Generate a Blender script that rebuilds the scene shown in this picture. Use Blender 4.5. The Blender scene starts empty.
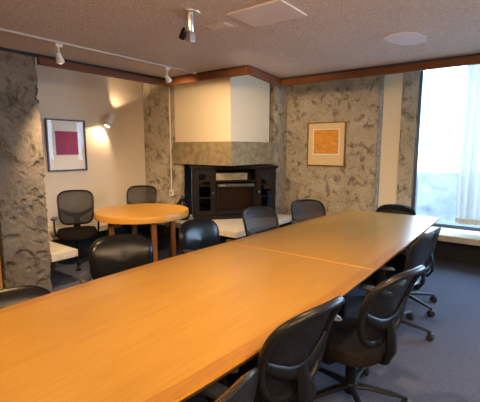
import bpy, bmesh, math, random
from mathutils import Vector, Matrix, noise
random.seed(7)
C = bpy.context.scene.collection
PI = math.pi
R = math.radians

# ------------------------------------------------------------------ camera
cam_d = bpy.data.cameras.new('camera'); cam = bpy.data.objects.new('camera', cam_d); C.objects.link(cam)
cam_d.sensor_width = 36; cam_d.lens = 28.5; cam_d.clip_start = .05
cam.location = (0, 0, 1.6); cam.rotation_euler = (R(90 - 7.94), 0, R(37.08))
bpy.context.scene.camera = cam

# ------------------------------------------------------------------ world and light
w = bpy.data.worlds.new('sky'); bpy.context.scene.world = w; w.use_nodes = True
bg = w.node_tree.nodes['Background']
bg.inputs['Color'].default_value = (.50, .73, 1.0, 1); bg.inputs['Strength'].default_value = 20

def light(name, kind, loc, target, energy, color, **kw):
    d = bpy.data.lights.new(name, kind); d.energy = energy; d.color = color
    for k, v in kw.items():
        if k != 'portal': setattr(d, k, v)
    if kw.get('portal'): d.cycles.is_portal = True
    o = bpy.data.objects.new(name, d); C.objects.link(o); o.location = loc
    o.rotation_euler = (Vector(target) - Vector(loc)).to_track_quat('-Z', 'Y').to_euler()
    return o

WARM = (1.0, .64, .24)
WARM2 = (1.0, .68, .40)
# daylight opening (portal only guides the sky light through the window)
light('window_portal', 'AREA', (.72, 6.42, 1.7), (.72, 0, 1.7), 1, (1, 1, 1), shape='RECTANGLE', size=4.2, size_y=2.5, portal=True)
# ceiling downlights in the part of the room behind and beside the camera, then two added fills
light('downlight_near_table', 'SPOT', (-2.1, -.1, 2.5), (-2.3, 1.1, .74), 180, WARM, spot_size=R(105), spot_blend=.9, shadow_soft_size=.06)
light('downlight_mid_table', 'SPOT', (-2.9, 1.2, 2.5), (-2.2, 1.9, .74), 60, WARM, spot_size=R(100), spot_blend=.9, shadow_soft_size=.06)
light('downlight_behind', 'SPOT', (-.2, -.6, 2.5), (-.9, 2.6, .3), 90, WARM2, spot_size=R(110), spot_blend=.8, shadow_soft_size=.05)
light('downlight_right', 'SPOT', (-1.0, 1.75, 2.5), (-.65, 2.2, 0), 110, WARM2, spot_size=R(100), spot_blend=.7, shadow_soft_size=.03)
light('ceiling_lamp_rear', 'AREA', (.8, -1.2, 2.5), (.8, -1.2, 0), 40, WARM2, shape='RECTANGLE', size=1.2, size_y=.6)
light('ceiling_fill_rear', 'POINT', (.9, .2, 2.15), (.9, .2, 0), 95, WARM2, shadow_soft_size=.15)  # added unseen point light, brightens the ceiling; no fixture here
light('ceiling_fill_right', 'POINT', (.6, 1.3, 2.2), (.6, 1.3, 0), 75, WARM2, shadow_soft_size=.12)  # added out-of-view point light for the warm glow on the right of the ceiling

vs = bpy.context.scene.view_settings
vs.view_transform = 'Standard'; vs.look = 'None'; vs.gamma = 1; vs.use_curve_mapping = False
vs.exposure = 0.22

# ------------------------------------------------------------------ materials
def new_mat(name):
    m = bpy.data.materials.new(name); m.use_nodes = True
    nt = m.node_tree; b = nt.nodes['Principled BSDF']
    return m, nt, b

def coords(nt, scale=(1, 1, 1), kind='Object', rot=(0, 0, 0)):
    tc = nt.nodes.new('ShaderNodeTexCoord'); mp = nt.nodes.new('ShaderNodeMapping')
    mp.inputs['Scale'].default_value = scale; mp.inputs['Rotation'].default_value = rot
    nt.links.new(tc.outputs[kind], mp.inputs['Vector']); return mp.outputs['Vector']

def noise_n(nt, vec, scale, detail=4, rough=.55, dist=0):
    n = nt.nodes.new('ShaderNodeTexNoise'); n.inputs['Scale'].default_value = scale
    n.inputs['Detail'].default_value = detail; n.inputs['Roughness'].default_value = rough
    n.inputs['Distortion'].default_value = dist
    nt.links.new(vec, n.inputs['Vector']); return n.outputs['Fac']

def ramp(nt, fac, stops):
    r = nt.nodes.new('ShaderNodeValToRGB'); e = r.color_ramp.elements
    while len(e) < len(stops): e.new(.5)
    for i, (p, c) in enumerate(stops):
        e[i].position = p; e[i].color = (*c, 1) if len(c) == 3 else c
    nt.links.new(fac, r.inputs['Fac']); return r.outputs['Color']

def bump(nt, b, height, strength=.5, dist=.01, prev=None):
    n = nt.nodes.new('ShaderNodeBump'); n.inputs['Strength'].default_value = strength
    n.inputs['Distance'].default_value = dist
    nt.links.new(height, n.inputs['Height'])
    if prev is not None: nt.links.new(prev, n.inputs['Normal'])
    nt.links.new(n.outputs['Normal'], b.inputs['Normal']); return n.outputs['Normal']

def mix(nt, fac, a, b_, mode='MIX'):
    m = nt.nodes.new('ShaderNodeMix'); m.data_type = 'RGBA'; m.blend_type = mode
    if isinstance(fac, float): m.inputs[0].default_value = fac
    else: nt.links.new(fac, m.inputs[0])
    for s, v in ((6, a), (7, b_)):
        if isinstance(v, tuple): m.inputs[s].default_value = (*v, 1)
        else: nt.links.new(v, m.inputs[s])
    return m.outputs[2]

def plain(name, col, rough=.5, metal=0, nscale=30, var=.12, bstr=.1, bdist=.002, spec=.5):
    m, nt, b = new_mat(name)
    v = coords(nt); f = noise_n(nt, v, nscale)
    lo = tuple(c * (1 - var) for c in col); hi = tuple(min(1, c * (1 + var)) for c in col)
    nt.links.new(ramp(nt, f, [(.3, lo), (.7, hi)]), b.inputs['Base Color'])
    b.inputs['Roughness'].default_value = rough; b.inputs['Metallic'].default_value = metal
    b.inputs['Specular IOR Level'].default_value = spec
    if bstr: bump(nt, b, f, bstr, bdist)
    return m

def concrete(name, dark, mid, light_, scale=1.0, bs=.9):
    m, nt, b = new_mat(name)
    v = coords(nt)
    f1 = noise_n(nt, v, 2.2 * scale, 6, .62, .6)
    f2 = noise_n(nt, v, 6.5 * scale, 7, .64, .5)
    f3 = noise_n(nt, v, 50 * scale, 3, .6)
    c = ramp(nt, f1, [(.3, mid), (.7, light_)])
    spots = ramp(nt, f2, [(.36, (1, 1, 1)), (.5, (0, 0, 0))])
    c2 = mix(nt, spots, c, dark)
    c3 = mix(nt, .35, c2, ramp(nt, f3, [(.35, dark), (.65, light_)]))
    nt.links.new(c3, b.inputs['Base Color'])
    b.inputs['Roughness'].default_value = .92; b.inputs['Specular IOR Level'].default_value = .25
    # sparse chipped hollows
    f4 = noise_n(nt, v, 6.5 * scale, 4, .55, .35)
    pits = ramp(nt, f4, [(.35, (0, 0, 0)), (.43, (1, 1, 1))])
    n1 = bump(nt, b, pits, bs * .7, .03)
    n2 = bump(nt, b, f2, bs * .35, .015, n1)
    bump(nt, b, f3, .3, .004, n2)
    return m

def wood(name, a, bcol, scale=(1, 1, 1), rough=.35, ring=9, rot=(0, 0, 0), bstr=.05, coat=0, spec=.5):
    m, nt, b = new_mat(name)
    v = coords(nt, scale, 'Object', rot)
    f1 = noise_n(nt, v, ring, 5, .6, .4)
    v2 = coords(nt, (scale[0] * 6, scale[1] * 1.2, scale[2] * 6), 'Object', rot)
    f2 = noise_n(nt, v2, ring * 3.2, 4, .6)
    c1 = ramp(nt, f1, [(.3, a), (.7, bcol)])
    c2 = ramp(nt, f2, [(.35, tuple(x * .78 for x in a)), (.6, bcol)])
    nt.links.new(mix(nt, .4, c1, c2), b.inputs['Base Color'])
    b.inputs['Roughness'].default_value = rough
    b.inputs['Specular IOR Level'].default_value = spec
    b.inputs['Coat Weight'].default_value = coat; b.inputs['Coat Roughness'].default_value = .25
    bump(nt, b, f2, bstr, .002)
    return m

M = {}
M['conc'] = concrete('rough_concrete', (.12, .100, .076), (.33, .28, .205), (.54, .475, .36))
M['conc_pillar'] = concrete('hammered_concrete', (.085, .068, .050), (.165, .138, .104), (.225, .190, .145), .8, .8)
M['conc_beam'] = plain('board_cast_concrete', (.26, .205, .118), .9, 0, 9, .3, .5, .006, .2)
M['conc_slab'] = plain('smooth_concrete', (.52, .46, .35), .8, 0, 14, .16, .3, .003, .3)
M['conc_out'] = plain('outdoor_concrete', (.30, .33, .36), .9, 0, 5, .25, .3, .01, .2)
M['white_wall'] = plain('warm_white_plaster', (.66, .59, .48), .85, 0, 60, .03, .25, .002, .2)
M['cream'] = plain('cream_plaster', (.70, .60, .42), .8, 0, 60, .03, .2, .002, .2)
M['near_black'] = plain('near_black_matte', (.018, .017, .018), .8, 0, 20, .2)
M['white_paint'] = plain('white_paint', (.72, .70, .68), .5, 0, 40, .03, .05)
M['trim'] = wood('redwood_trim', (.085, .028, .009), (.17, .060, .020), (3, 3, 14), .5, 4, spec=.25)
M['door_wood'] = wood('door_wood', (.42, .17, .045), (.55, .25, .08), (6, 6, 1), .45, 3)
M['oak'] = wood('honey_veneer', (.335, .165, .026), (.41, .215, .038), (4, .5, 4), .28, 1.6, (0, 0, R(1.7)), .04, .3)
M['oak_band'] = wood('honey_band', (.24, .10, .016), (.36, .165, .03), (10, 1.3, 10), .28, 3, (0, 0, R(1.7)), .05, .3)
M['oak_edge'] = plain('light_edge', (.60, .25, .006), .6, 0, 40, .1, .03)
M['oak_under'] = plain('dark_edge', (.10, .045, .018), .5, 0, 40, .1, .03)
M['round_oak'] = wood('round_table_veneer', (.60, .28, .025), (.70, .36, .045), (5, 1, 5), .35, 2.4, (0, 0, R(30)), .03, .1)
M['round_edge'] = wood('round_table_apron', (.50, .22, .025), (.64, .31, .05), (2, 2, 9), .4, 4)
M['leg_wood'] = wood('leg_wood', (.26, .085, .016), (.38, .14, .03), (8, 8, 1), .4, 4)
M['plastic'] = plain('black_plastic', (.007, .007, .008), .42, 0, 90, .15, .15, .001, .16)
M['rim'] = plain('grey_black_rim', (.010, .0098, .011), .34, 0, 90, .15, .1, .001, .3)
M['arm_rubber'] = plain('arm_pad_rubber', (.035, .038, .043), .32, 0, 90, .1, .1, .001, .6)
M['grille_grey'] = plain('grille_grey', (.06, .055, .05), .4, 0, 90, .1, .1)
M['leather'] = plain('black_leather', (.006, .0065, .008), .27, 0, 140, .2, .12, .001, .32)
M['fabric'] = plain('charcoal_fabric', (.013, .011, .0095), .95, 0, 260, .4, .6, .002, .05)
M['metal_black'] = plain('black_metal', (.008, .008, .009), .4, 0, 60, .1, .05, .002, .15)
M['steel'] = plain('satin_steel', (.55, .53, .50), .28, .9, 60, .06, .03)
M['rubber'] = plain('rubber', (.012, .012, .013), .6, 0, 60, .1, .05)
M['espresso'] = wood('espresso_wood', (.007, .0045, .0035), (.014, .009, .0065), (1, 1, 8), .45, 5, spec=.15)
M['frame_blue'] = plain('dark_window_metal', (.07, .09, .12), .4, .5, 50, .1, .05)
M['frame_black'] = plain('black_frame', (.015, .014, .015), .35, 0, 60, .1, .05)
M['frame_brown'] = wood('brown_frame', (.20, .07, .02), (.30, .11, .035), (4, 4, 4), .4, 6)
M['mat_white'] = plain('mat_board', (.80, .76, .68), .9, 0, 100, .02, .05)
M['mat_cream'] = plain('cream_mat_board', (.68, .53, .29), .9, 0, 100, .03, .05)
M['slit'] = plain('grey_seam', (.25, .27, .30), .9, 0, 20, .3, .3)

def ceiling_mat():
    m, nt, b = new_mat('popcorn_ceiling'); v = coords(nt)
    f = noise_n(nt, v, 46, 3, .75); g = noise_n(nt, v, 1.2, 3)
    nt.links.new(mix(nt, .5, ramp(nt, f, [(.36, (.46, .40, .36)), (.64, (.80, .72, .66))]), ramp(nt, g, [(.3, (.60, .52, .47)), (.7, (.68, .60, .545))])), b.inputs['Base Color'])
    b.inputs['Roughness'].default_value = .95; b.inputs['Specular IOR Level'].default_value = .15
    bump(nt, b, f, 1.0, .022); return m
M['ceiling'] = ceiling_mat()
M['ceil_patch'] = plain('smooth_ceiling_panel', (.66, .61, .62), .7, 0, 10, .04, .1)

def carpet_mat():
    m, nt, b = new_mat('blue_grey_carpet'); v = coords(nt)
    f = noise_n(nt, v, 160, 3, .8); g = noise_n(nt, v, 34, 3, .7)
    c = ramp(nt, f, [(.3, (.036, .045, .072)), (.7, (.14, .157, .215))])
    c2 = ramp(nt, g, [(.3, (.062, .068, .095)), (.7, (.118, .125, .158))])
    nt.links.new(mix(nt, .5, c, c2), b.inputs['Base Color'])
    b.inputs['Roughness'].default_value = 1; b.inputs['Specular IOR Level'].default_value = .1
    bump(nt, b, f, .8, .006); return m
M['carpet'] = carpet_mat()

def mesh_mat():
    m, nt, b = new_mat('chair_mesh')
    b.inputs['Specular IOR Level'].default_value = .35; b.inputs['Base Color'].default_value = (.014, .0135, .015, 1)
    b.inputs['Roughness'].default_value = .5
    tr = nt.nodes.new('ShaderNodeBsdfTransparent'); ms = nt.nodes.new('ShaderNodeMixShader'); ms.inputs[0].default_value = .64
    nt.links.new(tr.outputs[0], ms.inputs[1]); nt.links.new(b.outputs[0], ms.inputs[2])
    nt.links.new(ms.outputs[0], nt.nodes['Material Output'].inputs['Surface']); return m
M['mesh'] = mesh_mat()

def glass_mat(name, tint=(1, 1, 1), gl=.06):
    m, nt, b = new_mat(name); nt.nodes.remove(b)
    tr = nt.nodes.new('ShaderNodeBsdfTransparent'); tr.inputs[0].default_value = (*tint, 1)
    g = nt.nodes.new('ShaderNodeBsdfGlossy'); g.inputs['Roughness'].default_value = .02
    ms = nt.nodes.new('ShaderNodeMixShader'); ms.inputs[0].default_value = gl
    nt.links.new(tr.outputs[0], ms.inputs[1]); nt.links.new(g.outputs[0], ms.inputs[2])
    nt.links.new(ms.outputs[0], nt.nodes['Material Output'].inputs['Surface']); return m
M['glass'] = glass_mat('window_glass', (.97, .98, 1), .05)
M['cab_glass'] = glass_mat('cabinet_glass', (.55, .58, .62), .10)
M['fire_glass'] = glass_mat('fireplace_glass', (.75, .7, .65), .004)
M['pic_glass'] = glass_mat('picture_glass', (1, 1, 1), .014)

def curtain_mat():
    m, nt, b = new_mat('sheer_curtain'); nt.nodes.remove(b)
    v = coords(nt, (1, 1, 1)); f = noise_n(nt, v, 90, 2)
    d = nt.nodes.new('ShaderNodeBsdfDiffuse'); d.inputs[0].default_value = (.86, .86, .84, 1)
    t = nt.nodes.new('ShaderNodeBsdfTranslucent'); t.inputs[0].default_value = (.21, .21, .20, 1)
    tr = nt.nodes.new('ShaderNodeBsdfTransparent')
    a = nt.nodes.new('ShaderNodeMixShader'); a.inputs[0].default_value = .6
    c = nt.nodes.new('ShaderNodeMixShader')
    nt.links.new(d.outputs[0], a.inputs[1]); nt.links.new(t.outputs[0], a.inputs[2])
    mt = nt.nodes.new('ShaderNodeMath'); mt.operation = 'MULTIPLY_ADD'; mt.inputs[1].default_value = .008; mt.inputs[2].default_value = .008
    nt.links.new(f, mt.inputs[0]); nt.links.new(mt.outputs[0], c.inputs[0])
    nt.links.new(a.outputs[0], c.inputs[1]); nt.links.new(tr.outputs[0], c.inputs[2])
    nt.links.new(c.outputs[0], nt.nodes['Material Output'].inputs['Surface']); return m
M['curtain'] = curtain_mat()
M['hem'] = plain('curtain_hem', (.62, .60, .50), .9, 0, 90, .05, .1)

def emit(name, col, s):
    m, nt, b = new_mat(name)
    b.inputs['Base Color'].default_value = (*col, 1); b.inputs['Emission Color'].default_value = (*col, 1)
    b.inputs['Emission Strength'].default_value = s; return m
M['bulb'] = emit('lit_bulb', (1, .80, .52), 14)

def print_mat(name, kind):
    m, nt, b = new_mat(name)
    if kind == 'magenta':
        v = coords(nt, (1, 5, 2.2)); f = noise_n(nt, v, 3.2, 5, .6, 1.0)
        v2 = coords(nt, (1, 14, 1.4)); g = noise_n(nt, v2, 3, 3)
        c = ramp(nt, f, [(.3, (.14, .010, .16)), (.48, (.36, .008, .10)), (.62, (.44, .012, .045)), (.75, (.28, .02, .20))])
        c = mix(nt, .3, c, ramp(nt, g, [(.35, (.10, .01, .14)), (.65, (.44, .01, .04))]))
    else:
        v = coords(nt, (1.4, 1, 4)); f = noise_n(nt, v, 7, 6, .7, .8)
        c = ramp(nt, f, [(.3, (.45, .22, .07)), (.5, (.66, .28, .03)), (.68, (.85, .42, .03))])
    nt.links.new(c, b.inputs['Base Color']); b.inputs['Roughness'].default_value = .8; return m
M['art_magenta'] = print_mat('magenta_print', 'magenta')
M['art_orange'] = print_mat('orange_print', 'orange')
def fire_mat():
    m, nt, b = new_mat('firebox_brick'); v = coords(nt, (1, 1, 1), 'Generated')
    br = nt.nodes.new('ShaderNodeTexBrick'); br.inputs['Scale'].default_value = 4
    br.inputs['Color1'].default_value = (.15, .055, .020, 1); br.inputs['Color2'].default_value = (.07, .028, .012, 1)
    br.inputs['Mortar'].default_value = (.035, .02, .014, 1)
    nt.links.new(v, br.inputs['Vector']); nt.links.new(br.outputs['Color'], b.inputs['Base Color'])
    b.inputs['Roughness'].default_value = .45; return m
M['firebrick'] = fire_mat()

# ------------------------------------------------------------------ mesh helpers
class MB:
    def __init__(s): s.v = []; s.f = []; s.m = []; s.cur = 0
    def add(s, vs_, fs_, mi=None):
        o = len(s.v); s.v += [tuple(x) for x in vs_]
        s.f += [tuple(o + i for i in f) for f in fs_]; s.m += [s.cur if mi is None else mi] * len(fs_)
    def box(s, x0, x1, y0, y1, z0, z1, mat=None, mi=None):
        p = [Vector((x, y, z)) for z in (z0, z1) for y in (y0, y1) for x in (x0, x1)]
        if mat is not None: p = [mat @ q for q in p]
        s.add(p, [(0, 2, 3, 1), (4, 5, 7, 6), (0, 1, 5, 4), (2, 6, 7, 3), (0, 4, 6, 2), (1, 3, 7, 5)], mi)
    def prism(s, poly, z0, z1, mi=None, side=None):
        n = len(poly)
        vs_ = [(x, y, z0) for x, y in poly] + [(x, y, z1) for x, y in poly]
        o = len(s.v)
        s.add(vs_, [tuple(range(n - 1, -1, -1)), tuple(range(n, 2 * n))], mi)
        s.f += [(o + i, o + (i + 1) % n, o + n + (i + 1) % n, o + n + i) for i in range(n)]
        s.m += [(mi if side is None else side) or 0] * n
    def tube(s, pts, ra, rb=None, seg=10, closed=False, up=(0, 0, 1), caps=True):
        pts = [Vector(p) for p in pts]; n = len(pts)
        if rb is None: rb = ra
        ra = ra if hasattr(ra, '__len__') else [ra] * n
        rb = rb if hasattr(rb, '__len__') else [rb] * n
        up = Vector(up); o = len(s.v); prev = None
        for i, p in enumerate(pts):
            if closed: t = pts[(i + 1) % n] - pts[i - 1]
            else: t = pts[min(i + 1, n - 1)] - pts[max(i - 1, 0)]
            t.normalize()
            a = up - t * up.dot(t)
            if a.length < .15: a = (prev if prev is not None else Vector((1, 0, 0))); a = a - t * a.dot(t)
            a.normalize(); prev = a
            b = t.cross(a)
            for k in range(seg):
                an = 2 * PI * k / seg
                s.v.append(tuple(p + b * math.cos(an) * ra[i] + a * math.sin(an) * rb[i]))
        m = n if closed else n - 1
        for i in range(m):
            for k in range(seg):
                j = (i + 1) % n
                s.f.append((o + i * seg + k, o + i * seg + (k + 1) % seg, o + j * seg + (k + 1) % seg, o + j * seg + k)); s.m.append(s.cur)
        if not closed and caps:
            s.f.append(tuple(o + k for k in range(seg - 1, -1, -1))); s.m.append(s.cur)
            s.f.append(tuple(o + (n - 1) * seg + k for k in range(seg))); s.m.append(s.cur)
    def lathe(s, prof, seg=24, mat=None):
        o = len(s.v); n = len(prof)
        for r, z in prof:
            for k in range(seg):
                q = Vector((r * math.cos(2 * PI * k / seg), r * math.sin(2 * PI * k / seg), z))
                s.v.append(tuple(mat @ q if mat is not None else q))
        for i in range(n - 1):
            for k in range(seg):
                s.f.append((o + i * seg + k, o + i * seg + (k + 1) % seg, o + (i + 1) * seg + (k + 1) % seg, o + (i + 1) * seg + k)); s.m.append(s.cur)
        s.f.append(tuple(o + k for k in range(seg - 1, -1, -1))); s.m.append(s.cur)
        s.f.append(tuple(o + (n - 1) * seg + k for k in range(seg))); s.m.append(s.cur)
    def build(s, name, mat, parent=None, smooth=False, bevel=0, kind=None, label=None, subsurf=0):
        me = bpy.data.meshes.new(name); me.from_pydata(s.v, [], s.f); me.validate()
        mats = mat if isinstance(mat, (list, tuple)) else [mat]
        for q in mats: me.materials.append(M[q])
        if len(me.polygons) == len(s.m):
            me.polygons.foreach_set('material_index', s.m)
        bm = bmesh.new(); bm.from_mesh(me); bmesh.ops.recalc_face_normals(bm, faces=bm.faces); bm.to_mesh(me); bm.free()
        if smooth:
            for p in me.polygons: p.use_smooth = True
            try: me.set_sharp_from_angle(angle=R(42))
            except Exception: pass
        o = bpy.data.objects.new(name, me); C.objects.link(o)
        if parent is not None: o.parent = parent
        if bevel:
            b = o.modifiers.new('bevel', 'BEVEL'); b.width = bevel; b.segments = 2; b.limit_method = 'ANGLE'; b.angle_limit = R(35)
        if subsurf:
            q = o.modifiers.new('sub', 'SUBSURF'); q.levels = subsurf; q.render_levels = subsurf
        if kind: o['kind'] = kind
        if label: o['label'] = label
        return o

def box(name, mat, x0, x1, y0, y1, z0, z1, parent=None, bevel=0, kind=None, label=None):
    b = MB(); b.box(x0, x1, y0, y1, z0, z1); return b.build(name, mat, parent, False, bevel, kind, label)

def thing(name, label, cat, loc=(0, 0, 0), rz=0, group=None):
    o = bpy.data.objects.new(name, None); C.objects.link(o); o.location = loc; o.rotation_euler = (0, 0, rz)
    o.empty_display_size = .1
    tag(o, label, cat, group); return o
def tag(o, label, cat, group=None):
    o['label'] = label; o['category'] = cat
    if group: o['group'] = group
    return o

def rough_box(name, mat, x0, x1, y0, y1, z0, z1, step, amp, kind='structure', lump=3.5):
    """A subdivided box whose faces are pushed in by noise, like broken, hammered concrete."""
    bm = bmesh.new(); bmesh.ops.create_cube(bm, size=1)
    for v in bm.verts:
        v.co = Vector((x0 + (v.co.x + .5) * (x1 - x0), y0 + (v.co.y + .5) * (y1 - y0), z0 + (v.co.z + .5) * (z1 - z0)))
    for ax, L in ((0, x1 - x0), (1, y1 - y0), (2, z1 - z0)):
        n = max(1, int(L / step)); lo = (x0, y0, z0)[ax]
        nv = Vector((ax == 0, ax == 1, ax == 2))
        for i in range(1, n):
            p = Vector((x0, y0, z0)); p[ax] = lo + L * i / n
            bmesh.ops.bisect_plane(bm, geom=bm.verts[:] + bm.edges[:] + bm.faces[:], plane_co=p, plane_no=nv)
    cx_, cy_ = (x0 + x1) / 2, (y0 + y1) / 2
    for v in bm.verts:
        n1 = noise.noise(v.co * lump); n2 = noise.noise(v.co * lump * 3.1 + Vector((5, 2, 1))); n3 = noise.noise(v.co * lump * 7 + Vector((1, 8, 3)))
        d = amp * (.4 * n1 + .25 * n2 + .25 * n3 - .3 - 1.6 * max(0, n2 - .25) * 2)
        if v.co.x <= x0 + 1e-5: v.co.x -= d
        if v.co.x >= x1 - 1e-5: v.co.x += d
        if v.co.y <= y0 + 1e-5: v.co.y -= d
        if v.co.y >= y1 - 1e-5: v.co.y += d
    me = bpy.data.meshes.new(name); bm.to_mesh(me); bm.free(); me.materials.append(M[mat])
    o = bpy.data.objects.new(name, me); C.objects.link(o)
    if kind: o['kind'] = kind
    return o

# ------------------------------------------------------------------ structure
ZC = 2.56; ZT = 2.95
box('floor', 'carpet', -5.95, 3.4, -3.4, 6.5, -.1, 0, kind='structure')
b = MB(); b.prism([(-4.15, -3.4), (3.4, -3.4), (3.4, 4.7), (-2.89, 4.7), (-2.72, 3.72), (-4.15, 3.72)], ZC, ZT)
b.build('ceiling', 'ceiling', kind='structure')
box('ceiling', 'white_wall', -5.95, 3.4, -3.4, 6.5, ZT, ZT + .1, kind='structure')
# walls
box('wall_left', 'white_wall', -5.95, -5.75, .9, 4.65, 0, ZT, kind='structure')
M['grey_wall'] = plain('grey_brown_plaster', (.26, .22, .18), .9, 0, 30, .08, .2, .003, .2)
box('wall_front', 'grey_wall', -4.35, 3.4, -3.6, -3.4, 0, ZT, kind='structure')
box('wall_right', 'grey_wall', 3.2, 3.4, -3.4, 6.5, 0, ZT, kind='structure')
box('wall_left', 'white_wall', -4.35, -4.2, -3.4, .55, 0, ZT, kind='structure')
box('wall_left', 'white_wall', -5.95, -4.35, .75, .9, 0, ZT, kind='structure')
box('door_1', 'door_wood', -4.33, -4.17, .55, 1.51, 0, 2.5, kind='structure', bevel=.004)
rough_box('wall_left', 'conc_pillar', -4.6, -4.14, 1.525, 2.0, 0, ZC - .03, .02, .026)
# concrete jamb left of the fireplace, and back wall panels
rough_box('wall_back', 'conc', -5.95, -4.78, 4.65, 4.72, 0, ZT, .05, .018)
box('wall_back', 'near_black', -5.95, -3.8, 6.1, 6.5, 0, ZT, kind='structure')
box('wall_back', 'near_black', -5.95, -5.5, 5.0, 6.1, 0, ZT, kind='structure')
rough_box('wall_back', 'conc', -3.78, -1.98, 6.3, 6.5, 0, ZT, .06, .014)
rough_box('wall_back', 'conc', -3.95, -3.66, 5.87, 6.36, 0, ZT, .06, .012)
box('trim_1', 'slit', -1.98, -1.92, 6.285, 6.5, .42, ZT, kind='structure', bevel=.008)
box('wall_back', 'cream', -1.92, -1.64, 6.32, 6.5, 0, ZT, kind='structure')
rough_box('wall_back', 'conc', -1.64, -1.41, 6.3, 6.5, 0, ZT, .05, .014)
box('wall_back', 'conc_slab', -1.41, 3.2, 6.3, 6.5, 0, .42, kind='structure')
box('wall_back', 'white_wall', -1.41, 3.2, 6.3, 6.5, 2.9, ZT, kind='structure')
# dark blocks set back below the ledges, white band above the left one
box('ledge_band_back', 'near_black', -3.6, 3.2, 6.0, 6.28, 0, .33, kind='structure')
box('ledge_band_left', 'near_black', -5.74, -5.35, 2.35, 4.6, 0, .33, kind='structure')
box('ledge_band_left', 'white_paint', -5.75, -5.725, 2.33, 4.65, .42, .52, kind='structure')  # white band on the wall just above the ledge
# trim under the ceiling edge + black reveal
tz0, tz1, tz2 = 2.455, 2.53, ZC + .005
def run(name, poly, z1=tz1 + .015):
    b = MB(); b.prism(poly, tz0, z1); b.build(name, 'trim', kind='structure', bevel=.006)
run('trim_2', [(-4.15, 2.0), (-4.10, 2.0), (-4.10, 3.72), (-4.15, 3.77)], tz1)
run('trim_3', [(-4.10, 3.72), (-2.72, 3.72), (-2.67, 3.77), (-4.15, 3.77)])
run('trim_4', [(-2.72, 3.72), (-2.67, 3.77), (-2.84, 4.75), (-2.90, 4.70)][::-1])
run('trim_5', [(-2.90, 4.70), (3.2, 4.70), (3.2, 4.75), (-2.84, 4.75)], tz1 + .005)
b = MB(); b.box(-4.16, -4.13, 1.2, 3.76, tz1, tz2 + .02)
b.prism([(-4.10, 3.74), (-2.74, 3.74), (-2.74, 3.76), (-4.10, 3.76)], tz1 + .015, tz2)
b.prism([(-2.74, 3.74), (-2.70, 3.76), (-2.86, 4.74), (-2.90, 4.72)], tz1 + .015, tz2)
b.box(-2.88, 3.2, 4.72, 4.74, tz1 + .005, tz2)
b.build('trim_6', 'near_black', kind='structure')

# built-in concrete ledges (benches)
def ledge(poly, name, label):
    b = MB(); b.prism(poly, .335, .42); o = b.build(name, 'conc_slab', bevel=.006); tag(o, label, 'bench'); return o
ledge([(-1.95, 5.72), (3.19, 5.72), (3.19, 6.27), (-1.95, 6.27)], 'concrete_ledge', 'long pale concrete ledge under the window and curtain')
ledge([(-3.19, 5.72), (-1.96, 5.72), (-1.96, 6.27), (-3.19, 6.27)], 'concrete_ledge', 'concrete ledge below the orange print, right of the fireplace')
ledge([(-5.15, 4.15), (-3.2, 4.15), (-3.2, 5.85), (-4.3, 5.85), (-4.74, 4.98), (-4.74, 4.6), (-5.15, 4.6)], 'concrete_hearth', 'raised concrete hearth slab under the black fireplace cabinet')
ledge([(-5.735, 2.33), (-5.15, 2.33), (-5.15, 4.62), (-5.735, 4.62)], 'concrete_ledge', 'concrete ledge along the white wall behind the mesh chairs')
ledge([(-5.735, 2.01), (-4.15, 2.01), (-4.15, 2.325), (-5.735, 2.325)], 'concrete_ledge', 'lit concrete bench end sticking out beside the rough pillar')
box('ledge_band_left', 'near_black', -5.7, -4.9, 2.05, 2.28, 0, .333, kind='structure')  # dark block below the bench end
box('ledge_band_back', 'near_black', -5.1, -3.5, 4.6, 5.8, 0, .333, kind='structure')  # dark block below the hearth slab

# chimney hood + beam
hd = thing('fireplace_hood', 'cream boxed chimney hood on a concrete beam over the corner fireplace', 'fireplace', (-3.65, 4.62, 0))
def loc_box(x0, x1, y0, y1, z0, z1):
    b = MB(); b.box(x0 + 3.65, x1 + 3.65, y0 - 4.62, y1 - 4.62, z0, z1); return b
loc_box(-4.93, -3.65, 4.60, 5.86, 1.325, 1.70).build('beam', 'conc_beam', hd, bevel=.006, label='grey brown board-cast concrete beam')
loc_box(-4.90, -3.68, 4.63, 5.72, 1.70, ZT - .002).build('hood', 'cream', hd)

# outside: parapet, terrace floor
rough_box('wall_outside', 'conc_out', -3.2, 4.5, 7.6, 7.8, -.4, 1.17, .15, .02)
box('floor_outside', 'conc_out', -3.2, 4.5, 6.5, 7.6, -.4, .2, kind='structure')

# window
wn = bpy.data.objects.new('window_1', None); C.objects.link(wn); wn['kind'] = 'structure'; wn.location = (-1.4, 6.36, .42)
b = MB()
b.box(0, .045, -.05, .06, 0, 2.48); b.box(.045, 4.55, -.05, .06, 0, .05); b.box(4.55, 4.6, -.05, .06, 0, 2.48)
b.box(.045, 4.55, -.05, .06, 2.43, 2.48); b.box(2.35, 2.4, -.04, .05, .05, 2.43)
b.build('window_frame', 'frame_blue', wn, bevel=.004)
b = MB(); b.box(.045, 2.35, .0, .008, .05, 2.43); b.build('pane', 'glass', wn)
b = MB(); b.box(2.4, 4.55, .0, .008, .05, 2.43); b.build('pane', 'glass', wn)

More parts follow.
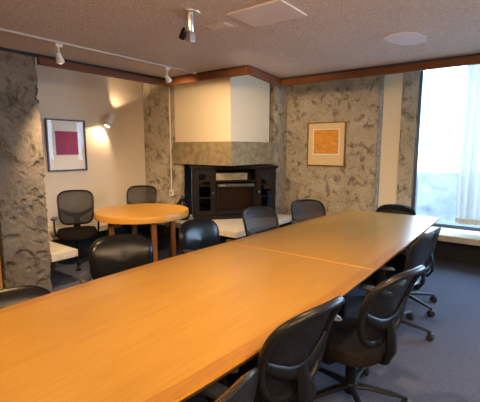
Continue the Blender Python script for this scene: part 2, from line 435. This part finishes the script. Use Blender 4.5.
# curtain: folded sheer panel hanging from a rail
ct = thing('curtain', 'white sheer curtain with beige hem hanging over the right of the window', 'curtain', (-.78, 6.14, 0))
def drape(z0, z1, L, nz, amp, thick=.002):
    b = MB(); n = 150; vs_ = []
    for j in range(nz + 1):
        z = z0 + (z1 - z0) * j / nz
        for i in range(n + 1):
            x = L * i / n; k = .75 + .25 * (z1 - z) / max(.01, (z1 - z0))
            y = amp * k * (math.sin(x * 58 + 1.2 * math.sin(x * 9)) + .7 * math.sin(x * 23 + 1 + z * .3))
            vs_.append((x + .004 * math.sin(z * 3 + x * 30), y, z))
    fs_ = [(j * (n + 1) + i, j * (n + 1) + i + 1, (j + 1) * (n + 1) + i + 1, (j + 1) * (n + 1) + i) for j in range(nz) for i in range(n)]
    b.add(vs_, fs_); return b
o = drape(.605, 2.86, 1.25, 12, .03).build('curtain_panel', 'curtain', ct, smooth=True)
o = drape(.535, .605, 1.25, 2, .03).build('hem', 'hem', ct, smooth=True, label='beige hem band')
b = MB(); b.tube([(-.05, 0, 2.88), (1.4, 0, 2.88)], .012); b.build('rail', 'white_paint', ct, smooth=True)

# ------------------------------------------------------------------ ceiling fixtures
o = box('access_panel', 'ceil_patch', -1.82, -1.37, 2.25, 2.62, ZC - .012, ZC, bevel=.002)
tag(o, 'square flush access panel in the textured ceiling', 'ceiling panel')
b = MB(); b.prism([(-1.12, 3.56), (-1.03, 3.47), (-.93, 3.46), (-.84, 3.55), (-.80, 3.72), (-.82, 3.88), (-.92, 3.95), (-1.02, 3.92), (-1.1, 3.75)], ZC - .008, ZC)
tag(b.build('ceiling_patch', 'ceil_patch', bevel=.003), 'pale smooth irregular patch on the ceiling toward the window', 'ceiling patch')
vt = thing('ceiling_vent', 'small slotted plate on the ceiling between the spotlight and access panel', 'vent', (-2.05, 2.44, ZC))
b = MB(); b.box(-.10, .10, -.06, .06, -.008, 0); b.build('plate', 'ceiling', vt, bevel=.003)
for k in range(3):
    b = MB(); b.box(-.085, .085, -.040 + k * .032, -.028 + k * .032, -.012, -.007); b.build('slat', 'ceil_patch', vt)

sp = thing('ceiling_spotlight', 'satin steel ceiling spotlight with round canopy and black side lamp', 'spotlight', (-2.03, 2.08, ZC), R(0))
b = MB(); b.lathe([(.0, -.012), (.078, -.010), (.083, -.004), (.083, 0)][::1], 32)
b.build('canopy', 'steel', sp, smooth=True)
b = MB(); b.lathe([(.030, -.135), (.033, -.13), (.033, -.01)], 24); b.build('stem', 'steel', sp, smooth=True)
mm = Matrix.Translation((-.045, -.015, -.14)) @ Matrix.Rotation(R(35), 4, 'Y')
b = MB(); b.lathe([(.018, -.04), (.024, -.035), (.024, .03), (.015, .045)], 16, mm); b.build('lamp_head', 'plastic', sp, smooth=True, label='black lamp head')
b = MB(); b.prism([(-.02, -.02), (.035, -.03), (.035, .03), (-.02, .02)], -.205, -.135)
b.build('bracket', 'steel', sp, bevel=.006)

light('ceiling_spot_lamp', 'SPOT', (-2.03, 2.12, 2.32), (-3.1, 5.6, 1.05), 190, WARM2, spot_size=R(66), spot_blend=.7, shadow_soft_size=.03)

M['track_paint'] = plain('track_paint', (.45, .43, .40), .5, 0, 40, .03, .05)
tk = thing('lighting_track', 'thin white ceiling lighting track above the alcove opening', 'track', (-3.5, 0, ZC))
b = MB(); b.box(-.013, .013, .2, 3.64, -.018, 0); b.build('rail', 'track_paint', tk, bevel=.002)
b = MB(); b.box(-.02, .02, 3.64, 3.68, -.022, 0); b.build('end_cap', 'white_paint', tk)
def track_head(y, label, tgt, energy, ss):
    t = thing('track_spotlight', label, 'spotlight', (-3.5, y, ZC - .02), 0, 'white track spotlights on the ceiling track')
    b = MB(); b.box(-.018, .018, -.035, .035, -.03, 0); b.build('adapter', 'white_paint', t, bevel=.003)
    b = MB(); b.tube([(0, 0, -.03), (.0, 0, -.07)], .008); b.build('stem', 'white_paint', t, smooth=True)
    d = (Vector(tgt) - Vector((-3.5, y, ZC - .13))).normalized()
    q = d.to_track_quat('Z', 'Y').to_matrix().to_4x4()
    mm = Matrix.Translation((0, 0, -.115)) @ q
    b = MB(); b.lathe([(.016, -.045), (.022, -.04), (.026, 0), (.036, .045), (.038, .05), (.035, .052)], 24, mm); b.build('lamp_head', 'white_paint', t, smooth=True)
    b = MB(); b.lathe([(.0, .0), (.036, .0635), ][::-1] and [(.033, .0525), (.030, .055)], 24, mm)
    b.build('bulb', 'bulb', t, smooth=True)
    l = light('track_lamp', 'SPOT', Vector((-3.5, y, ZC - .135)) + d * .09, tgt, energy, WARM2, spot_size=ss, spot_blend=.7, shadow_soft_size=.03)
track_head(1.89, 'white track spotlight near the rough concrete pillar', (-4.6, 3.1, .3), 170, R(86))
track_head(3.2, 'white track spotlight at the far end of the track', (-4.2, 4.9, 1.2), 80, R(110))

# wall sconce on the white wall
sc = thing('wall_sconce', 'lit white cylinder wall sconce on the white wall', 'wall lamp', (-5.75, 3.84, 2.06))
ax = Vector((.12, .50, .85)).normalized()
q = ax.to_track_quat('Z', 'Y').to_matrix().to_4x4(); mm = Matrix.Translation((.115, .02, 0)) @ q
b = MB(); b.lathe([(.035, -.0), (.035, .014)], 20, Matrix.Rotation(R(90), 4, 'Y')); b.build('backplate', 'white_paint', sc, smooth=True)
b = MB(); b.tube([(.01, 0, 0), (.09, .015, 0)], .010); b.build('arm', 'white_paint', sc, smooth=True)
b = MB(); b.lathe([(.050, -.115), (.053, -.11), (.053, .11), (.050, .115), (.044, .115), (.044, .09), (.0, .09)], 28, mm); b.build('shade', 'white_paint', sc, smooth=True)
b = MB(); b.lathe([(.044, -.1155), (.038, -.121)], 24, mm); b.build('bulb', 'bulb', sc, smooth=True)
c0 = Vector((-5.75, 3.84, 2.06)) + Vector((.115, .02, 0))
light('sconce_lamp_down', 'SPOT', c0 - ax * .13, c0 - ax + Vector((-.20, 0, 0)), 24, WARM2, spot_size=R(115), spot_blend=.5, shadow_soft_size=.02)
light('sconce_lamp_up', 'SPOT', c0 + ax * .13, c0 + ax + Vector((-.16, 0, 0)), 18, WARM2, spot_size=R(75), spot_blend=.6, shadow_soft_size=.02)

# conduit and outlet on the concrete jamb
cd = thing('conduit', 'thin pale conduit pipe with outlet box on the concrete beside the fireplace', 'conduit', (-4.99, 4.60, 0))
b = MB(); b.tube([(0, 0, .86), (0, 0, 2.9)], .011, seg=10); b.build('pipe', 'white_paint', cd, smooth=True)
b = MB(); b.box(-.035, .035, -.02, .035, .76, .87); b.build('outlet_box', 'white_paint', cd, bevel=.004)
b = MB(); b.box(-.018, .018, -.024, -.019, .79, .84); b.build('socket', 'slit', cd)

# ------------------------------------------------------------------ framed prints
pl = thing('framed_print', 'black framed magenta and purple abstract print with white mat', 'picture', (-5.75, 3.135, 1.64))
b = MB(); hw, hh, t = .315, .395, .022
b.box(.005, .035, -hw, hw, hh - t, hh); b.box(.005, .035, -hw, hw, -hh, -hh + t)
b.box(.005, .035, -hw, -hw + t, -hh + t, hh - t); b.box(.005, .035, hw - t, hw, -hh + t, hh - t)
b.build('frame', 'frame_black', pl, bevel=.003)
b = MB(); b.box(.004, .014, -hw + t, hw - t, -hh + t, hh - t); b.build('mat', 'mat_white', pl)
b = MB(); b.box(.0142, .017, -.175, .185, -.145, .215); b.build('print', 'art_magenta', pl)
b = MB(); b.box(.024, .026, -hw + t, hw - t, -hh + t, hh - t); b.build('glass', 'pic_glass', pl)
pr = thing('framed_print', 'brown framed orange abstract print with cream mat on the concrete wall', 'picture', (-2.855, 6.29, 1.665))
b = MB(); hw, hh, t = .355, .38, .018
b.box(-hw, hw, -.04, -.005, hh - t, hh); b.box(-hw, hw, -.04, -.005, -hh, -hh + t)
b.box(-hw, -hw + t, -.04, -.005, -hh + t, hh - t); b.box(hw - t, hw, -.04, -.005, -hh + t, hh - t)
b.build('frame', 'frame_brown', pr, bevel=.003)
b = MB(); b.box(-hw + t, hw - t, -.02, -.008, -hh + t, hh - t); b.build('mat', 'mat_cream', pr)
b = MB(); b.box(-.25, .25, -.0225, -.0202, -.185, .265); b.build('mat_bevel', 'mat_white', pr)
b = MB(); b.box(-.23, .23, -.025, -.0227, -.165, .25); b.build('print', 'art_orange', pr)

# ------------------------------------------------------------------ fireplace cabinet (faces the room diagonally)
A = Vector((-4.30, 4.43, 0)); B_ = Vector((-3.39, 5.54, 0))
W = (B_ - A).length; ang = math.atan2(B_.y - A.y, B_.x - A.x)
cab = thing('fireplace_cabinet', 'dark espresso media cabinet with electric fireplace and glass doors', 'cabinet', ((A.x + B_.x) / 2, (A.y + B_.y) / 2, .42), ang)
D = .40; h = .885; x0, x1 = -W / 2 + .02, W / 2 - .02
b = MB()
b.box(x0, x1, .03, D, 0, .07)                       # plinth
b.box(x0, x0 + .03, .02, D, .07, .85); b.box(x1 - .03, x1, .02, D, .07, .85)
b.box(x0 + .33, x0 + .36, .02, D, .07, .85); b.box(x1 - .36, x1 - .33, .02, D, .07, .85)
b.box(x0, x1, D - .015, D, .07, .85)
b.box(x0 + .03, x1 - .03, .02, D - .015, .07, .09)
b.box(x0 + .36, x1 - .36, .02, D - .015, .62, .645)
b.box(x0 + .03, x0 + .33, .06, D - .015, .45, .465); b.box(x1 - .33, x1 - .03, .06, D - .015, .45, .465)
b.build('body', 'espresso', cab, bevel=.003)
b = MB(); b.box(-W / 2 - .012, W / 2 + .012, -.015, D + .01, .85, .885); b.box(-W / 2, W / 2, 0, D, .83, .85); b.build('top', 'espresso', cab, bevel=.005)
b = MB(); b.box(x0, x1, .0, .03, 0, .065); b.build('plinth_front', 'espresso', cab, bevel=.004)
for sx in (-1, 1):
    xa = x0 + .005 if sx < 0 else x1 - .335; xb = xa + .33
    d = MB()
    d.box(xa, xa + .07, 0, .02, .075, .825); d.box(xb - .07, xb, 0, .02, .075, .825)
    d.box(xa + .07, xb - .07, 0, .02, .075, .15); d.box(xa + .07, xb - .07, 0, .02, .76, .825)
    d.box(xa + .07, xb - .07, .002, .016, .36, .378); d.box(xa + .07, xb - .07, .002, .016, .56, .578)
    dr = d.build('door', 'espresso', cab, bevel=.003)
    g = MB(); g.box(xa + .07, xb - .07, .008, .012, .15, .76); g.build('glass_pane', 'cab_glass', dr)
    kx = xb - .03 if sx < 0 else xa + .03
    g = MB(); g.lathe([(.006, 0), (.006, .012), (.013, .016), (.013, .024)], 14, Matrix.Translation((kx, 0, .45)) @ Matrix.Rotation(R(90), 4, 'X')); g.build('knob', 'steel', dr, smooth=True)
b = MB(); fx0, fx1 = x0 + .365, x1 - .365
b.box(fx0, fx1, .005, .02, .075, .16); b.box(fx0, fx0 + .035, .005, .02, .16, .60); b.box(fx1 - .035, fx1, .005, .02, .16, .60)
b.box(fx0, fx1, .005, .02, .525, .60)
ins = b.build('fireplace_insert', 'plastic', cab, bevel=.003)
b = MB(); b.box(fx0 + .02, fx1 - .02, -.006, .005, .545, .59); b.build('heater_grille', 'grille_grey', ins, bevel=.002)
b = MB(); b.box(fx0 + .05, fx0 + .15, -.009, -.0055, .562, .576); b.build('control_panel', 'steel', ins)
b = MB(); b.box(fx0 + .035, fx1 - .035, .045, .05, .16, .525); b.build('firebox', 'firebrick', ins)
b = MB(); b.box(fx0 + .035, fx1 - .035, .012, .015, .16, .525); b.build('glass_pane', 'fire_glass', ins)
b = MB(); b.box(fx0 + .02, fx1 - .02, -.003, .005, .085, .14); b.build('bottom_louvre', 'metal_black', ins, bevel=.002)
mb_ = thing('storage_box', 'flat grey-brown box lying in the open shelf above the fireplace', 'box', ((A.x + B_.x) / 2, (A.y + B_.y) / 2, .42 + .646), ang)
b = MB(); b.box(-.34, .20, .04, .33, .004, .12); b.build('case', 'conc_beam', mb_, bevel=.006)
for fx in (-.3, .17):
    for fy in (.08, .31):
        b = MB(); b.box(fx - .012, fx + .012, fy - .012, fy + .012, 0, .004); b.build('foot', 'rubber', mb_)

# black bag left of cabinet
bm = bmesh.new(); bmesh.ops.create_icosphere(bm, subdivisions=4, radius=1)
for v in bm.verts:
    c = v.co.copy(); n = noise.noise(c * 1.8) * .16 + noise.noise(c * 5) * .06
    k = 1 + n; z = max(-.8, c.z)
    v.co = Vector((c.x * .13 * k * (1.1 - .3 * c.z), c.y * .11 * k, (z + .8) * .20 * (1 + n * .5)))
me = bpy.data.meshes.new('bag'); bm.to_mesh(me); bm.free(); me.materials.append(M['leather'])
for p in me.polygons: p.use_smooth = True
o = bpy.data.objects.new('bag', me); C.objects.link(o); o.location = (-4.52, 4.40, .42)
tag(o, 'slumped black bag on the hearth left of the fireplace cabinet', 'bag')
hb = MB(); hb.tube([(-.05, 0, .30), (-.045, 0, .37), (0, 0, .40), (.045, 0, .37), (.05, 0, .30)], .008, seg=8); hb.build('handle', 'leather', o, smooth=True)

# ------------------------------------------------------------------ conference table
Lp = [(-2.165, .15), (-2.19, .45), (-2.208, .775), (-2.215, 1.05), (-2.218, 1.38), (-2.215, 1.65), (-2.206, 1.9), (-2.184, 2.32), (-2.153, 2.665), (-2.128, 3.15), (-2.087, 3.7), (-2.036, 4.36), (-1.975, 5.14)]
Rp = [(-.925, .19), (-.915, .5), (-.903, .81), (-.888, .95), (-.867, 1.22), (-.845, 1.47), (-.828, 1.8), (-.818, 2.12), (-.815, 2.665), (-.812, 3.21), (-.812, 3.72), (-.816, 4.35), (-.827, 5.22)]
tb = thing('conference_table', 'long boat-shaped honey oak veneer conference table in two halves', 'table', (-1.5, 2.67, 0))
def half(i0, i1, name, mats):
    L = Lp[i0:i1 + 1]; Rr = Rp[i0:i1 + 1]; n = len(L); bw = .075
    if i0 == 0: ...
    b = MB(); T = .74; t0 = .733; t1 = .705
    ox, oy = -1.5, 2.67
    def ins(p, q, s):  # point moved from p toward q by s metres
        v = Vector(q) - Vector(p); v.normalize(); return (p[0] + v.x * s, p[1] + v.y * s)
    rows = []
    for k in range(n):
        rows.append([L[k], ins(L[k], Rr[k], bw), ins(Rr[k], L[k], bw), Rr[k]])
    for k in range(n - 1):
        for c in range(3):
            q = [rows[k][c], rows[k][c + 1], rows[k + 1][c + 1], rows[k + 1][c]]
            b.add([(x - ox, y - oy, T) for x, y in q], [(0, 1, 2, 3)], 0 if c == 1 else 1)
    # sides and chamfered underside
    loop = [r[0] for r in rows] + [r[3] for r in rows][::-1]
    m = len(loop)
    cx_ = sum(p[0] for p in loop) / m; cy_ = sum(p[1] for p in loop) / m
    low = [(cx_ + (x - cx_) * .985, cy_ + (y - cy_) * .995) for x, y in loop]
    for (za, pa), (zb, pb), mi in (((T, loop), (t0 - .006, loop), 2), ((t0 - .006, loop), (t1, low), 3)):
        for k in range(m):
            a, c = pa[k], pa[(k + 1) % m]; d, e = pb[(k + 1) % m], pb[k]
            b.add([(a[0] - ox, a[1] - oy, za), (c[0] - ox, c[1] - oy, za), (d[0] - ox, d[1] - oy, zb), (e[0] - ox, e[1] - oy, zb)], [(0, 1, 2, 3)], mi)
    b.add([(x - ox, y - oy, t1) for x, y in low], [tuple(range(m))], 3)
    me = b.build('tabletop', ['oak', 'oak_band', 'oak_edge', 'oak_under'], tb)
    return me
half(0, 8, 'tabletop', None); half(8, 12, 'tabletop', None)
s = MB(); a, c = Lp[8], Rp[8]
s.add([(a[0] + 1.5, a[1] - .009 - 2.67, .7412), (c[0] + 1.5, c[1] - .009 - 2.67, .7412), (c[0] + 1.5, c[1] + .009 - 2.67, .7412), (a[0] + 1.5, a[1] + .009 - 2.67, .7412),
       (a[0] + 1.5, a[1] - .009 - 2.67, .7385), (c[0] + 1.5, c[1] - .009 - 2.67, .7385), (c[0] + 1.5, c[1] + .009 - 2.67, .7385), (a[0] + 1.5, a[1] + .009 - 2.67, .7385)],
      [(0, 1, 2, 3), (4, 7, 6, 5), (0, 4, 5, 1), (2, 6, 7, 3), (1, 5, 6, 2), (0, 3, 7, 4)])
s.build('seam_strip', 'oak_edge', tb, label='orange edge strip between the two halves')
for yc in (1.1 - 2.67, 2.1 - 2.67, 3.2 - 2.67, 4.5 - 2.67):
    b = MB(); b.box(-.28, .28, yc - .03, yc + .03, .03, .69); b.box(-.38, .38, yc - .06, yc + .06, 0, .03); b.box(-.36, .36, yc - .05, yc + .05, .675, .703)
    b.build('pedestal', 'metal_black', tb, bevel=.004)

# ------------------------------------------------------------------ round table
rt = thing('round_table', 'round honey wood table on square legs in the alcove', 'table', (-4.27, 3.38, 0))
b = MB(); r_ = .64; b.lathe([(r_ - .012, .655), (r_, .66), (r_, .733), (r_ - .004, .74)], 72); 
o = b.build('tabletop', ['round_oak', 'round_edge'], rt, smooth=True)
for p in o.data.polygons:
    if abs(p.normal.z) < .5: p.material_index = 1
for k in range(4):
    an = R(69 + 90 * k); c_ = Vector((math.cos(an), math.sin(an))) * .44
    mt = Matrix.Translation((c_.x, c_.y, 0)) @ Matrix.Rotation(an, 4, 'Z')
    b = MB(); b.box(-.032, .032, -.032, .032, 0, .655, mt); b.build('leg', 'leg_wood', rt, bevel=.003)
b = MB()
for k in range(2):
    an = R(69 + 90 * k); b.box(-.42, .42, -.02, .02, .60, .655, Matrix.Rotation(an, 4, 'Z'))
b.build('cross_rail', 'leg_wood', rt)

# ------------------------------------------------------------------ chairs (front = local +Y)
def sup(an, n):
    c, s_ = math.cos(an), math.sin(an)
    return math.copysign(abs(c) ** (2 / n), c), math.copysign(abs(s_) ** (2 / n), s_)

LEAN = .10
def back_y(x, z, bend=1.0):
    return -.205 - LEAN * (z - .5) - LEAN * .5 * max(0, z - .5) - bend * max(0, z - .68) ** 2 + .75 * x * x + .04 * max(0, .62 - z)

def outline(n, w_top, w_bot, z0, z1, ex=3.6, seg=56):
    pts = []
    zc_ = (z0 + z1) / 2; hz = (z1 - z0) / 2
    for k in range(seg):
        c, s_ = sup(2 * PI * k / seg, ex); z = zc_ + s_ * hz
        t = (z - z0) / (z1 - z0); wd = (w_bot + (w_top - w_bot) * t) / 2
        z += .012 * (1 - c * c) * (1 if s_ > 0 else 0)
        pts.append((c * wd, z))
    return pts

def add_base(root, col_top=.40, r=.335, phase=17):
    hub = MB(); hub.lathe([(.045, .065), (.05, .075), (.045, .12), (.030, .135)], 20); hub.build('base_hub', 'plastic', root, smooth=True)
    for k in range(5):
        an = 2 * PI * k / 5 + R(phase); d = Vector((math.cos(an), math.sin(an), 0))
        b = MB(); b.tube([d * .03 + Vector((0, 0, .105)), d * .12 + Vector((0, 0, .104)), d * (r - .05) + Vector((0, 0, .085)), d * r + Vector((0, 0, .075))], [.028, .024, .018, .015], [.018, .016, .012, .011], 8)
        b.build('base_spoke', 'plastic', root, smooth=True)
        sd = Vector((-d.y, d.x, 0)); p = d * r
        mm = Matrix.Translation(p + Vector((0, 0, .028))) @ Matrix(((sd.x, d.x, 0, 0), (sd.y, d.y, 0, 0), (0, 0, 1, 0), (0, 0, 0, 1))) @ Matrix.Rotation(R(90), 4, 'Y')
        b = MB(); b.lathe([(.020, -.030), (.028, -.026), (.028, -.008), (.018, -.006), (.018, .006), (.028, .008), (.028, .026), (.020, .030)], 18, mm)
        b.tube([p + Vector((0, 0, .030)), p + Vector((0, 0, .078))], .009, seg=8)
        b.tube([p + d * -.028 + Vector((0, 0, .052)), p + Vector((0, 0, .064)), p + d * .028 + Vector((0, 0, .050))], [.012, .020, .012], .006, 8)
        b.build('caster', 'rubber', root, smooth=True)
    b = MB(); b.lathe([(.034, .11), (.034, .24), (.026, .25), (.026, .27)], 18); b.lathe([(.016, .25), (.016, col_top)], 14); b.build('gas_column', 'metal_black', root, smooth=True)
    b = MB(); b.box(-.07, .07, -.13, .10, col_top - .035, col_top + .005); b.tube([(.07, 0, col_top - .01), (.19, .02, col_top - .012), (.23, .02, col_top - .02)], .006, seg=6)
    b.build('tilt_mechanism', 'metal_black', root, bevel=.004)

def add_seat(root, z, mat, w_=.50, d_=.48):
    b = MB(); seg = 48; rings = [(.0, .030), (.5, .029), (.8, .022), (.94, .008), (1.0, -.012), (1.0, -.035), (.9, -.052), (.5, -.056), (0, -.056)]
    o = 0; vs_ = []
    for r, dz in rings:
        for k in range(seg):
            c, s_ = sup(2 * PI * k / seg, 3.0)
            x = c * r * w_ / 2; y = s_ * r * d_ / 2
            zz = z + dz - .035 * max(0, y / (d_ / 2)) ** 3 + .02 * abs(x / (w_ / 2)) ** 3 * (1 if dz > 0 else 0)
            vs_.append((x, y + .02, zz))
    fs_ = [(i * seg + k, i * seg + (k + 1) % seg, (i + 1) * seg + (k + 1) % seg, (i + 1) * seg + k) for i in range(len(rings) - 1) for k in range(seg)]
    b.add(vs_, fs_); return b.build('seat', mat, root, smooth=True)

def add_arms(root, z_seat, top=.655, spread=.275):
    for sg in (-1, 1):
        x = sg * spread; b = MB()
        b.tube([(sg * .12, 0, z_seat - .065), (sg * .20, 0, z_seat - .07), (x - sg * .01, -.005, z_seat - .055), (x + sg * .005, -.01, z_seat + .01), (x + sg * .008, -.01, top - .05), (x, -.005, top - .012)],
               [.014, .014, .014, .014, .013, .012], [.028, .030, .036, .040, .034, .045], 10, up=(0, 1, 0))
        a = b.build('armrest', 'plastic', root, smooth=True)
        p = MB(); vs_ = []; seg = 28; rings = [(0, .012), (.6, .012), (.9, .008), (1, -.002), (.95, -.010), (0, -.010)]
        for r, dz in rings:
            for k in range(seg):
                c, s_ = sup(2 * PI * k / seg, 2.6); vs_.append((x + c * r * .042 * (1 + .12 * s_), .015 + s_ * r * .125, top + dz))
        fs_ = [(i * seg + k, i * seg + (k + 1) % seg, (i + 1) * seg + (k + 1) % seg, (i + 1) * seg + k) for i in range(len(rings) - 1) for k in range(seg)]
        p.add(vs_, fs_); p.build('arm_pad', 'arm_rubber', a, smooth=True)

def shift(fn_, dz): return lambda x, z: fn_(x, z - dz)

def mesh_chair(label, loc, rz, dz=0.0, ex=5.0, phase=17, zseat=.46, group='black mesh-back task chairs'):
    root = thing('mesh_task_chair', label, 'chair', loc, rz, group)
    zs = zseat + dz
    by = lambda x, z: back_y(x, z - dz)
    add_base(root, zs - .065, phase=phase); add_seat(root, zs, 'fabric', .51, .50); add_arms(root, zs, .66)
    ol = outline(0, .48, .42, .52 + dz, .965 + dz, ex)
    b = MB(); pts = [Vector((x, by(x, z), z)) for x, z in ol]
    b.tube(pts, .014 if ex > 4 else .018, .018 if ex > 4 else .022, 10, closed=True, up=(0, 1, 0)); b.build('back_frame', 'rim', root, smooth=True)
    # mesh panel, two skins 3 mm apart
    m = MB(); seg = len(ol); zc_ = .745 + dz; vs_ = []
    for side in (0, 1):
        for r in (0, .35, .7, 1.0):
            for x, z in ol:
                xx = x * r * .985; zz = zc_ + (z - zc_) * r * .985; vs_.append((xx, by(xx, zz) + side * .003 + .004, zz))
    fs_ = []
    for side in (0, 1):
        o0 = side * 4 * seg
        fs_ += [(o0 + i * seg + k, o0 + i * seg + (k + 1) % seg, o0 + (i + 1) * seg + (k + 1) % seg, o0 + (i + 1) * seg + k) for i in range(3) for k in range(seg)]
    m.add(vs_, fs_); m.build('back_mesh', 'mesh', root, smooth=True)
    # Y shaped lumbar support
    y_ = MB()
    P = lambda x, z: Vector((x, by(x, z + dz) - .012, z + dz))
    y_.tube([P(-.215, .735), P(-.17, .70), P(-.09, .655), P(-.03, .635), P(.03, .635), P(.09, .655), P(.17, .70), P(.215, .735)],
            [.018, .026, .030, .036, .036, .030, .026, .018], [.011] * 8, 10, up=(0, 1, 0))
    y_.tube([P(0, .645), P(0, .59), P(0, .535)], [.045, .034, .036], .010, 10, up=(0, 1, 0))
    y_.build('lumbar_support', 'plastic', root, smooth=True)
    s_ = MB(); yb = by(0, .55 + dz)
    s_.tube([(0, yb - .03, .66 + dz), (0, yb - .045, .58 + dz), (0, yb - .05, .47 + dz), (0, yb - .02, .405 + dz), (0, -.17, .385 + dz), (0, -.08, .385 + dz)],
            [.034, .042, .046, .044, .036, .03], [.016, .020, .024, .024, .018, .014], 12, up=(0, 1, 0))
    s_.build('back_bracket', 'plastic', root, smooth=True)
    return root

def leather_chair(label, loc, rz, top=.87, phase=17, group='black leather swivel chairs at the long table'):
    dz = top - .87
    root = thing('leather_chair', label, 'chair', loc, rz, group)
    zs = .45 + dz * .6
    add_base(root, zs - .065, phase=phase); add_seat(root, zs, 'leather', .50, .47); add_arms(root, zs, .64)
    ol = outline(0, .53, .47, .475 + dz, .865 + dz, 3.3); seg = len(ol); zc_ = .67 + dz
    by = lambda x, z: back_y(x * .9, z - dz, .6)
    def skin(prof, mat, name, grow=1.0):
        b = MB(); vs_ = []
        for r, off in prof:
            for x, z in ol:
                xx = x * r * grow; zz = zc_ + (z - zc_) * r * grow; vs_.append((xx, by(xx, zz) + off, zz))
        b.add(vs_, [(i * seg + k, i * seg + (k + 1) % seg, (i + 1) * seg + (k + 1) % seg, (i + 1) * seg + k) for i in range(len(prof) - 1) for k in range(seg)])
        return b.build(name, mat, root, smooth=True)
    skin([(0, .052), (.4, .050), (.7, .045), (.88, .034), (.97, .016), (1.0, 0), (.97, -.004), (0, -.004)], 'leather', 'backrest')
    skin([(0, -.022), (.6, -.021), (.9, -.017), (1.0, -.006), (1.02, .004), (1.0, .009), (.96, .002), (0, -.002)], 'rim', 'back_shell')
    s_ = MB(); yb = by(0, .55 + dz)
    s_.tube([(0, yb - .025, .62 + dz), (0, yb - .045, .54 + dz), (0, yb - .045, .45 + dz), (0, yb - .01, .395 + dz), (0, -.15, zs - .08), (0, -.08, zs - .08)],
            [.04, .045, .045, .04, .035, .03], [.010, .012, .013, .013, .012, .012], 12, up=(0, 1, 0))
    s_.build('back_bracket', 'plastic', root, smooth=True)
    return root

def at_back(x, y, face, off=.26):
    """root location so that the backrest top is near (x, y) when the chair faces `face` degrees"""
    a = R(face); return (x + math.cos(a) * off, y + math.sin(a) * off, 0), a - PI / 2

def place(fn_, label, x, y, face, *val, off=.30, **kw):
    loc, rz = at_back(x, y, face, off); return fn_(label, loc, rz, *val, **kw)

place(leather_chair, 'black leather chair nearest the pillar, cut off by the left edge', -2.38, .86, -12, .785)
place(leather_chair, 'black leather chair left of the table in front of the round table', -2.70, 1.90, -34, .87)
place(leather_chair, 'black leather chair left of the table, before the fireplace cabinet', -2.70, 2.78, -8, .87)
place(mesh_chair, 'black mesh chair left of the table in front of the fireplace glass door', -2.52, 3.70, -22, -.09)
place(mesh_chair, 'black mesh chair left of the table beneath the orange print', -2.36, 4.64, -42, -.09)
place(leather_chair, 'black leather chair at the far end of the long table', -1.40, 5.42, -80, .825)
place(leather_chair, 'dark swivel chair right of the table, farthest toward the window', -.68, 4.02, 178, .825, off=.24, phase=27)
place(leather_chair, 'dark swivel chair right of the table with smooth back, behind the open-frame mesh chair', -.65, 3.34, 176, .91, off=.22, phase=58)
place(mesh_chair, 'black mesh chair right of the table with open lumbar frame and full seat visible', -.46, 2.13, 166, -.03, 3.2, off=.34, zseat=.45)
place(mesh_chair, 'large black mesh chair in the foreground at the bottom centre', -.64, 1.42, 170, -.03, 3.2, off=.34, zseat=.45)
place(leather_chair, 'dark padded chair back poking up at the bottom edge of the photo', -.62, .80, 183, .88)
place(mesh_chair, 'black mesh chair by the white wall below the magenta print', -5.16, 2.90, -30, .01)
place(mesh_chair, 'black mesh chair behind the round table near the corner', -5.02, 3.98, -50, .0)
# pale shrub beyond the parapet
bm = bmesh.new(); bmesh.ops.create_icosphere(bm, subdivisions=4, radius=1)
for v in bm.verts:
    k = 1 + .35 * noise.noise(v.co * 2.2) + .15 * noise.noise(v.co * 6)
    v.co = Vector((v.co.x * 1.1 * k, v.co.y * .8 * k, v.co.z * .8 * k))
me = bpy.data.meshes.new('shrub'); bm.to_mesh(me); bm.free()
M['shrub'] = plain('pale_shrub', (.72, .76, .78), .9, 0, 8, .2, .5, .03, .1); me.materials.append(M['shrub'])
o = bpy.data.objects.new('shrub', me); C.objects.link(o); o.location = (-2.4, 12.5, .45)
tag(o, 'pale rounded shrub seen beyond the outdoor wall through the window', 'shrub')
box('ground_outside', 'conc_out', -8, 8, 7.8, 22, -.5, -.2, kind='structure')
